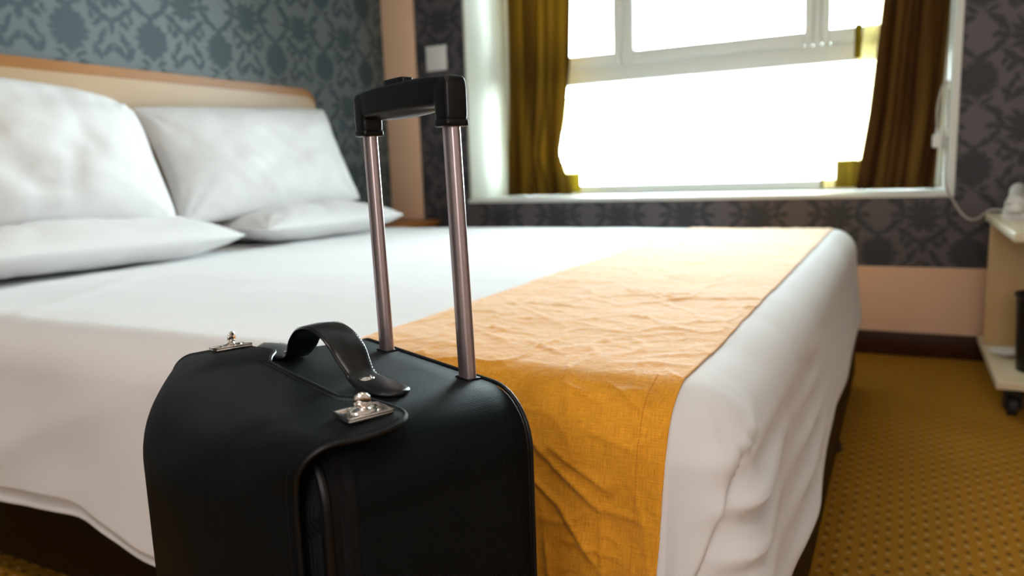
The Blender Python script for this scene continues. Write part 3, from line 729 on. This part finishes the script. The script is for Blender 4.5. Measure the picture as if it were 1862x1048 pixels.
# ------------------------------------------------------------------ suitcase
AN = math.radians(-25.2); OO = Vector((1.986, -.182, 0)); A_ = Vector((math.cos(AN), math.sin(AN), 0)); B_ = Vector((-A_.y, A_.x, 0))
SC0, TC0 = -.146, -.10
case = empty('suitcase', OO+A_*SC0+B_*TC0, AN, label='black fabric trolley suitcase with its handle pulled out beside the bed', cat='suitcase')
def L3(s_, t_, z_): return Vector((s_-SC0, t_-TC0, z_))
HW, Z0, ZT, RC = .154, .052, .5610, .046
def outline(hw, z0, z1, r, seg=10, inset=0.0):
    hw -= inset; z0 += inset; z1 -= inset; r = max(r-inset, .004); pts = []
    for (cx, cz, a0) in ((hw-r, z1-r, 0), (-hw+r, z1-r, 90), (-hw+r, z0+r, 180), (hw-r, z0+r, 270)):
        for k in range(seg+1): a = math.radians(a0+90*k/seg); pts.append((SC0+cx+r*math.cos(a), cz+r*math.sin(a)))
    # resample evenly
    out = []; n = len(pts)
    for i in range(n):
        a, b = Vector((*pts[i], 0)), Vector((*pts[(i+1) % n], 0)); d = (b-a).length; k = max(1, int(d/.012))
        for j in range(k): out.append(((a+(b-a)*j/k).x, (a+(b-a)*j/k).y))
    return out
OUT = outline(HW, Z0, ZT, RC)
def per(o):
    acc = [0]
    for a, b in zip(o, o[1:]): acc.append(acc[-1]+math.hypot(b[0]-a[0], b[1]-a[1]))
    return acc
def band(name, stations, mat, parent, cap=None, uvswap=False):
    """stations: (t, inset)"""
    rows_ = []; uv_ = []; acc = per(OUT); cz = (Z0+ZT)/2
    for (t_, ins) in stations:
        o = []
        for (x, z) in OUT:
            # inset along the rounded outline normal
            dx = 0; hwc = HW-RC; hzc = (ZT-Z0)/2-RC; qx = max(-hwc, min(hwc, x-SC0)); qz = max(-hzc, min(hzc, z-cz)); nx, nn = (x-SC0)-qx, (z-cz)-qz; ln = math.hypot(nx, nn) or 1
            o.append(L3(x-nx/ln*ins, t_, z-nn/ln*ins))
        rows_.append(o); uv_.append([((t_, a) if uvswap else (a, t_)) for a in acc])
    return grid(name, rows_, uv_, mat, parent, closed_u=True, angle=50)
body = band('case_shell', [(.005, .004), (.001, .0008), (-.02, 0), (-.05, -.0012), (-.09, -.0015), (-.120, -.0005), (-.1385, .0), (-.140, .002)], M['case_side'], case)
# rear panel and front pocket
def cap(name, t_, ins, bulge, mat, parent, power=3.0, rings=16):
    rows_ = []; uv_ = []; cz = (Z0+ZT)/2; hwc = HW-RC; hzc = (ZT-Z0)/2-RC
    for i in range(rings+1):
        f = math.sin(i/rings*PI/2) if i else .02; row = []; ur = []
        for (x, z) in OUT:
            qx = max(-hwc, min(hwc, x-SC0)); qz = max(-hzc, min(hzc, z-cz)); nx, nn = (x-SC0)-qx, (z-cz)-qz; ln = math.hypot(nx, nn) or 1
            px, pz = (x-nx/ln*ins-SC0)*f, (z-nn/ln*ins-cz)*f
            b = bulge*(1-f**power)**.5 if f < 1 else 0
            row.append(L3(SC0+px, t_+b, cz+pz)); ur.append((px, pz))
        rows_.append(row); uv_.append(ur)
    return grid(name, rows_[::-1] if bulge < 0 else rows_, uv_[::-1] if bulge < 0 else uv_, mat, parent, closed_u=True, angle=60)
cap('rear_panel', .0045, .004, .0025, M['case_side'], body)
front = cap('front_pocket', -.1595, .0085, -.036, M['case_side'], case, 2.4)
band('zip_tape', [(-.139, .003), (-.141, .0025), (-.1465, .0045), (-.152, .0045), (-.1580, .0035), (-.1602, .006), (-.161, .0115)], M['tape'], case)
def ring_path(t_, ins, z_lo=Z0):
    cz = (Z0+ZT)/2; hwc = HW-RC; hzc = (ZT-Z0)/2-RC; o = []
    for (x, z) in OUT:
        qx = max(-hwc, min(hwc, x-SC0)); qz = max(-hzc, min(hzc, z-cz)); nx, nn = (x-SC0)-qx, (z-cz)-qz; ln = math.hypot(nx, nn) or 1
        o.append((L3(x-nx/ln*ins, t_, z-nn/ln*ins), Vector((nx/ln, 0, nn/ln))))
    return o
tube('piping', [p for p, n in ring_path(.005, .0012)], .0019, M['piping'], case, 10, True)
tube('piping', [p for p, n in ring_path(-.1605, .0055)], .0036, M['piping'], case, 10, True)
def along(path, step, closed=True):
    P = [p for p, n in path]; Nn = [n for p, n in path]; out = []; acc = 0; nxt = 0; n = len(P)
    for i in range(n if closed else n-1):
        a, b = P[i], P[(i+1) % n]; d = (b-a).length
        while nxt <= acc+d: f = (nxt-acc)/d; out.append((a.lerp(b, f), (b-a).normalized(), Nn[i].lerp(Nn[(i+1) % n], f).normalized())); nxt += step
        acc += d
    return out
def stitches(bm, lst, ln, wd, hgt):
    for (p, t, n) in lst:
        b = t.cross(n).normalized(); A, B = p-t*ln/2, p+t*ln/2
        v = [bm.verts.new(q) for q in (A-b*wd, A+b*wd, B+b*wd, B-b*wd, p+b*wd*.5+n*hgt, p-b*wd*.5+n*hgt)]
        for f in ((0, 1, 4, 5), (2, 3, 5, 4), (1, 2, 4), (3, 0, 5), (3, 2, 1, 0)): bm.faces.new([v[i] for i in f])
bm = bmesh.new()
for sg in (-1, 1): stitches(bm, along(ring_path(-.1493+sg*.0014, .0040), .0019), .0012, .0013, .0014)
tag(finish('zip_teeth', bm, M['leather_thread'], case, smooth=False), kind='stuff')
bm = bmesh.new(); stitches(bm, along(ring_path(-.1345, .0002), .0036), .0026, .0004, .0005); stitches(bm, along(ring_path(-.1295, .0002), .0036), .0026, .0004, .0005)
tag(finish('seam_stitching', bm, M['leather_thread'], case, smooth=False), kind='stuff')

# flap: from its edge on the top, over the front corner and down the front
FC, FH, FZ = -.149, .1680, ZT+.0035
def flap_pt(a, l, lift=0.0):
    """a -1..1 across, l metres from the back edge"""
    xi = a
    lobe = .0140*(sstep(.50, .68, abs(a)))               # tabs reach further back at both ends
    tb_ = -.112+lobe
    rcor = .026
    ins = rcor-math.sqrt(max(0, rcor*rcor-(rcor-l)**2)) if l < rcor else 0
    T = .178+.053*(1-abs(xi)**2.6)
    R = .024+.040*(1-xi*xi)
    flat = max(0, (T-R)+tb_)                             # length of the level part
    hw = FH-ins-.022*sstep(.035, .115, l)
    s_ = FC+xi*hw
    if l < flat: t_, z_ = tb_-l, FZ; n = Vector((0, 0, 1))
    elif l < flat+R*PI/2:
        an = (l-flat)/R; t_, z_ = tb_-flat-R*math.sin(an), FZ-R*(1-math.cos(an)); n = Vector((0, -math.sin(an), math.cos(an)))
    else:
        t_, z_ = -T, FZ-R-(l-flat-R*PI/2); n = Vector((0, -1, 0))
    up = (.0045*sstep(-.45, -.66, a)-.0060*sstep(-.70, -1.0, a))*sstep(.085, .04, l) + .003*sstep(.6, 1.0, a)*sstep(.05, 0, l)
    crown = .002*(1-xi*xi)*(1 if l < flat else 0)
    z_ += up
    low = sstep(.30, .05, z_); t_ += .012*low
    return L3(s_, t_, z_)+n*(lift), n
NL = 84; Lmax = .32
def flap_len(a):
    # lower corners cut away in a big curve
    return Lmax - .11*abs(a)**4.0
rows = []; uvs = []
AS = [math.sin((i/40*2-1)*PI/2*.97)/math.sin(PI/2*.97) for i in range(41)]
for j in range(NL+1):
    row = []; ur = []
    for a in AS:
        l = flap_len(a)*(j/NL)**1.0 if j else 0.0
        if j < 12: l = .030*(j/12)**1.7
        else: l = .030+(flap_len(a)-.030)*(j-12)/(NL-12)
        P, n = flap_pt(a, l); row.append(P); ur.append((FC+a*FH, l))
    rows.append(row); uvs.append(ur)
flap = grid('flap', rows, uvs, M['case_flap'], case, angle=None, thick=.0035, off=-1, flip=True)
bd = [r[0] for r in rows[::-1]] + rows[0][1:-1] + [r[-1] for r in rows]
bd = [p for i, p in enumerate(bd) if i == 0 or (p-bd[i-1]).length > 1e-5]
tube('edge_binding', [p+Vector((0, 0, -.0008)) for p in bd], .0017, M['piping'], flap, 8)
bm = bmesh.new(); inn = []
for j in range(NL, 2, -1): inn.append(j)
path = []
for (ii) in (1,):
    for j in range(NL, 5, -1): path.append((rows[j][0].lerp(rows[j][1], 0) + Vector((.0050, 0, 0)), j, 0))
    pr = path; 
P2 = []
for j in range(NL, 5, -1):
    P, n = flap_pt(1-.0052/FH, uvs[j][40][1]); P2.append((P+n*.0002, n))
for k in range(60):
    a = (1-.0052/FH)-(2-2*.0052/FH)*k/59; P, n = flap_pt(a, .0055+ (.018*sstep(.88, 1.0, abs(a)))); P2.append((P+n*.0002, n))
stitches(bm, along(P2, .0034, False), .0024, .0004, .0005)
tag(finish('flap_stitching', bm, M['leather_thread'], flap, smooth=False), kind='stuff')

# turn locks
def turn_lock(s_, t_, z_, tilt, rz, label):
    bm = bmesh.new(); w2, h2 = .0130, .0170
    add_box(bm, -w2, w2, -h2, h2, 0, .0028, .0009, 2)
    # raised rim
    for q in ((-w2, -w2+.0028, -h2, h2), (w2-.0028, w2, -h2, h2), (-w2, w2, -h2, -h2+.0028), (-w2, w2, h2-.0028, h2)): add_box(bm, q[0], q[1], q[2], q[3], .0022, .0042, .0007, 2)
    tt = [(.0066*math.cos(k*PI/12), .0098*math.sin(k*PI/12), .0034) for k in range(24)]; add_tube(bm, tt, .0013, 8, True)
    o = finish('turn_lock', bm, M['chrome'], case); o.location = L3(s_, t_, z_); o.rotation_euler = (tilt[0], tilt[1], rz)
    bm = bmesh.new(); add_lathe(bm, [(.0054, .0028), (.0054, .0046), (.0034, .0056), (.0028, .0070)], 20); kn = None
    # flat oval thumb piece standing on the stem
    m_, n_ = 20, 12
    ringz = []
    for i in range(1, n_):
        ph = PI*i/n_; ringz.append([bm.verts.new((.0026*math.sin(ph)*math.cos(2*PI*k/m_), .0062*math.sin(ph)*math.sin(2*PI*k/m_), .0112+.0064*math.cos(ph))) for k in range(m_)])
    tp_, bt_ = bm.verts.new((0, 0, .0177)), bm.verts.new((0, 0, .0046))
    for A, B in zip(ringz, ringz[1:]):
        for k in range(m_): bm.faces.new((A[k], A[(k+1) % m_], B[(k+1) % m_], B[k]))
    for k in range(m_): bm.faces.new((tp_, ringz[0][(k+1) % m_], ringz[0][k])); bm.faces.new((bt_, ringz[-1][k], ringz[-1][(k+1) % m_]))
    k_ = finish('twist_knob', bm, M['chrome'], o); k_.rotation_euler = (0, math.radians(12), math.radians(-28 if label == 'r' else 40)); return o
turn_lock(-.0175, -.1210, FZ+.0012, (0, math.radians(-1), 0), 0, 'r')
turn_lock(-.2920, -.1240, FZ+.0020, (math.radians(0), math.radians(-7.5), 0), 0, 'l')

# carry handle strap
SCN = -.1435
def strap_path():
    P = [(-.280, .0702), (-.252, .0704), (-.222, .0705), (-.206, .0722), (-.196, .0800), (-.187, .0920), (-.172, .1025), (-.150, .1068), (-.128, .1035), (-.112, .0950), (-.101, .0830), (-.092, .0740), (-.080, .0708), (-.060, .0702), (-.034, .0700)]
    return catmull([(x-.0125, 0, z-.0058) for x, z in P], 8)
SP = strap_path(); nS = len(SP); rows = []; uvs = []; acc = 0; STC = -.0830
sec = 16
def strap_w(f):
    e = min(f, 1-f)
    w_ = .0158 - .0030*math.exp(-((e-.24)/.07)**2)
    return w_*math.sqrt(max(.02, 1-(1-min(1, e/.055))**2))
edge_f = []; edge_b = []
for i, p in enumerate(SP):
    a, b = SP[max(0, i-1)], SP[min(nS-1, i+1)]; t = (b-a).normalized(); n = Vector((-t.z, 0, t.x)); f = i/(nS-1); hw = strap_w(f); th = .0022; row = []; ur = []
    if i: acc += (p-SP[i-1]).length
    skew = .016*(f-.5)
    for k in range(sec):
        an = 2*PI*k/sec; cx, sy_ = math.cos(an), math.sin(an)
        c_ = math.copysign(abs(cx)**.5, cx); s2 = math.copysign(abs(sy_)**.8, sy_)
        puff = .0014*(1-c_*c_)*(1 if sy_ > 0 else 0)
        row.append(L3(p.x, STC+skew+c_*hw, .500+p.z)+n*(s2*th*.8+puff)); ur.append((acc, k*.002))
    rows.append(row); uvs.append(ur)
    edge_f.append((L3(p.x, STC+skew-hw*.88, .500+p.z)+n*.0019, n)); edge_b.append((L3(p.x, STC+skew+hw*.88, .500+p.z)+n*.0019, n))
n0 = sec
ex = [(tuple(range(sec))[::-1], [uvs[0][k] for k in range(sec)][::-1]), (tuple((nS-1)*sec+k for k in range(sec)), [uvs[-1][k] for k in range(sec)])]
strap = grid('carry_handle', rows, uvs, M['leather'], case, closed_u=True, angle=70, extra=ex)
bm = bmesh.new(); stitches(bm, along(edge_f[3:-3], .0030, False), .0021, .0004, .0003); stitches(bm, along(edge_b[3:-3], .0030, False), .0021, .0004, .0003)
tag(finish('handle_stitching', bm, M['leather_thread'], strap, smooth=False), kind='stuff')
for s_ in (-.096, -.233):
    z = .5668
    bm = bmesh.new(); add_lathe(bm, [(.0066, 0), (.0066, .0014), (.0058, .0020), (.0046, .0016), (.0040, .0020), (.0015, .0024)], 28); o = finish('rivet', bm, M['chrome'], strap); o.location = L3(s_, STC+(.004 if s_ > -.1 else -.004), z); o.rotation_euler = (0, math.radians(6 if s_ > -.1 else -6), 0)

# trolley poles and grip
PSC, PT = -.1330, -.0050
for sg in (-1, 1):
    cx = PSC+sg*.0690; bm = bmesh.new(); h_ = .0085; g_ = .0054; c_ = .0032
    prof = [(-h_, -g_+c_), (-h_+c_, -g_), (h_-c_, -g_), (h_, -g_+c_), (h_, g_-c_), (h_-c_, g_), (-h_+c_, g_), (-h_, g_-c_)]
    A = [bm.verts.new(L3(cx+.003+x, PT+y, .5560)) for x, y in prof]; B = [bm.verts.new(L3(cx-.005+x*.97, PT+y*.97, .772)) for x, y in prof]
    for k in range(8): bm.faces.new((A[k], A[(k+1) % 8], B[(k+1) % 8], B[k]))
    bm.faces.new(A[::-1]); bm.faces.new(B); es = [e for e in bm.edges if abs(e.verts[0].co.z-e.verts[1].co.z) > .1]; bmesh.ops.bevel(bm, geom=es, offset=.0007, segments=2, affect='EDGES')
    finish('trolley_pole', bm, M['pole'], case, angle=50)
    bm = bmesh.new(); q = L3(cx+.003, PT, .5605); add_box(bm, q.x-.0095, q.x+.0095, q.y-.0064, q.y+.0064, q.z-.001, q.z+.0012, .0005); finish('pole_collar', bm, M['grip'], case)
GX = PSC-.0050                      # the extended tubes lean a little
zb, zt = .7640, .8030
bm = bmesh.new()
def superbox(bm, c, hx, hy, hz, e=4.0, n=28, m=20, bend=None):
    rings = []
    for a in range(1, m):
        ph = -PI/2+PI*a/m; cz_, sz_ = math.cos(ph), math.sin(ph); f = abs(cz_)**(2/e); zz = math.copysign(abs(sz_)**(2/e), sz_); ring = []
        for k in range(n):
            t = 2*PI*k/n; x = math.copysign(abs(math.cos(t))**(2/e), math.cos(t)); y = math.copysign(abs(math.sin(t))**(2/e), math.sin(t))
            v = Vector((hx*x*f, hy*y*f, hz*zz)); 
            if bend: v = bend(v)
            ring.append(bm.verts.new(c+v))
        rings.append(ring)
    for A, B in zip(rings, rings[1:]):
        for k in range(n): bm.faces.new((A[k], A[(k+1) % n], B[(k+1) % n], B[k]))
    bm.faces.new(rings[0][::-1]); bm.faces.new(rings[-1])
gc = L3(GX, PT, 0)
superbox(bm, Vector((gc.x, gc.y, .7905)), .0800, .0106, .0126, 6, 44, 20, lambda v: Vector((v.x, v.y, v.z+.0022*(1-(v.x/.08)**2))))
for sg in (-1, 1): superbox(bm, Vector((gc.x+sg*.0700, gc.y, (zb+zt)/2)), .0108, .0104, (zt-zb)/2, 5.5, 32, 24)
superbox(bm, Vector((gc.x, gc.y+.0006, .7815)), .0620, .0088, .0062, 2.4, 40, 18)
grip = finish('trolley_grip', bm, M['grip'], case, angle=None)
md = grip.modifiers.new('join', 'REMESH'); md.mode = 'VOXEL'; md.voxel_size = .0009; md.use_smooth_shade = True
md = grip.modifiers.new('soften', 'SMOOTH'); md.factor = .5; md.iterations = 22
for sg in (-1, 1):
    bm = bmesh.new(); superbox(bm, Vector((gc.x+sg*.0700, gc.y, zb+.0022)), .0110, .0107, .0030, 6, 32, 14); finish('sleeve_collar', bm, M['grip'], grip, angle=None)
bm = bmesh.new(); superbox(bm, Vector((gc.x-.012, gc.y, zt+.0032)), .0185, .0056, .0036, 6, 32, 14); finish('release_button', bm, M['grip'], grip, angle=None)

# base, wheels and feet of the case
for s_ in (-.255, -.037):
    bm = bmesh.new(); q = L3(s_, -.022, 0); add_box(bm, q.x-.022, q.x+.022, q.y-.016, q.y+.012, .028, .0725, .005); h = finish('wheel_housing', bm, M['grip'], case)
    lathe('wheel', [(.017, -.009), (.0245, -.007), (.0245, .007), (.017, .009)], M['rubber'], h, 24, (q.x, q.y+.002, .0246), 'x')
for s_ in (-.255, -.037):
    bm = bmesh.new(); q = L3(s_, -.13, 0); add_box(bm, q.x-.014, q.x+.014, q.y-.014, q.y+.014, 0.0, .0535, .004); finish('foot', bm, M['grip'], case)

# ------------------------------------------------------------------ ceiling lamps (out of frame, they light the near side of the bed)
for (x, y, lab) in ((1.0, -1.15, 'round ceiling lamp near the left wall behind the camera'), (2.7, -1.15, 'round ceiling lamp behind the camera on the right')):
    lp = empty('ceiling_lamp', (x, y, ZC), label=lab, cat='lamp')
    lathe('lamp_rim', [(.13, -.0005), (.15, -.002), (.15, -.03), (.135, -.034), (.13, -.02)], M['white_plastic'], lp, 32)
    lathe('diffuser', [(.128, -.008), (.128, -.022), (.05, -.030), (.002, -.032)], M['lamp'], lp, 32)
    l = bpy.data.lights.new('lamp_light', 'AREA'); l.shape = 'DISK'; l.size = .26; l.energy = LAMP_POWER; l.color = LAMP_COL
    lo = bpy.data.objects.new('lamp_light', l); C.objects.link(lo); lo.location = (x, y, ZC-.04)

# light panel added behind the camera: its cool light gives the long highlights on poles, grip and locks
wl = empty('highlight_panel', (2.45, Y0, 1.30), label='added tall frosted light panel on the wall behind the camera', cat='lamp')
bm = bmesh.new(); add_box(bm, -.27, .27, .0005, .030, -.52, .52, .006); finish('panel_housing', bm, M['white_plastic'], wl)
bm = bmesh.new(); add_box(bm, -.25, .25, .0305, .036, -.50, .50, .002); finish('diffuser', bm, M['lamp'], wl)
l = bpy.data.lights.new('highlight_panel_light', 'AREA'); l.shape = 'RECTANGLE'; l.size = .5; l.size_y = 1.0; l.energy = 10; l.color = (.92, .92, 1.0)
lo = bpy.data.objects.new('highlight_panel_light', l); C.objects.link(lo); lo.location = (2.45, Y0+.042, 1.30); lo.rotation_euler = (PI/2, 0, PI)
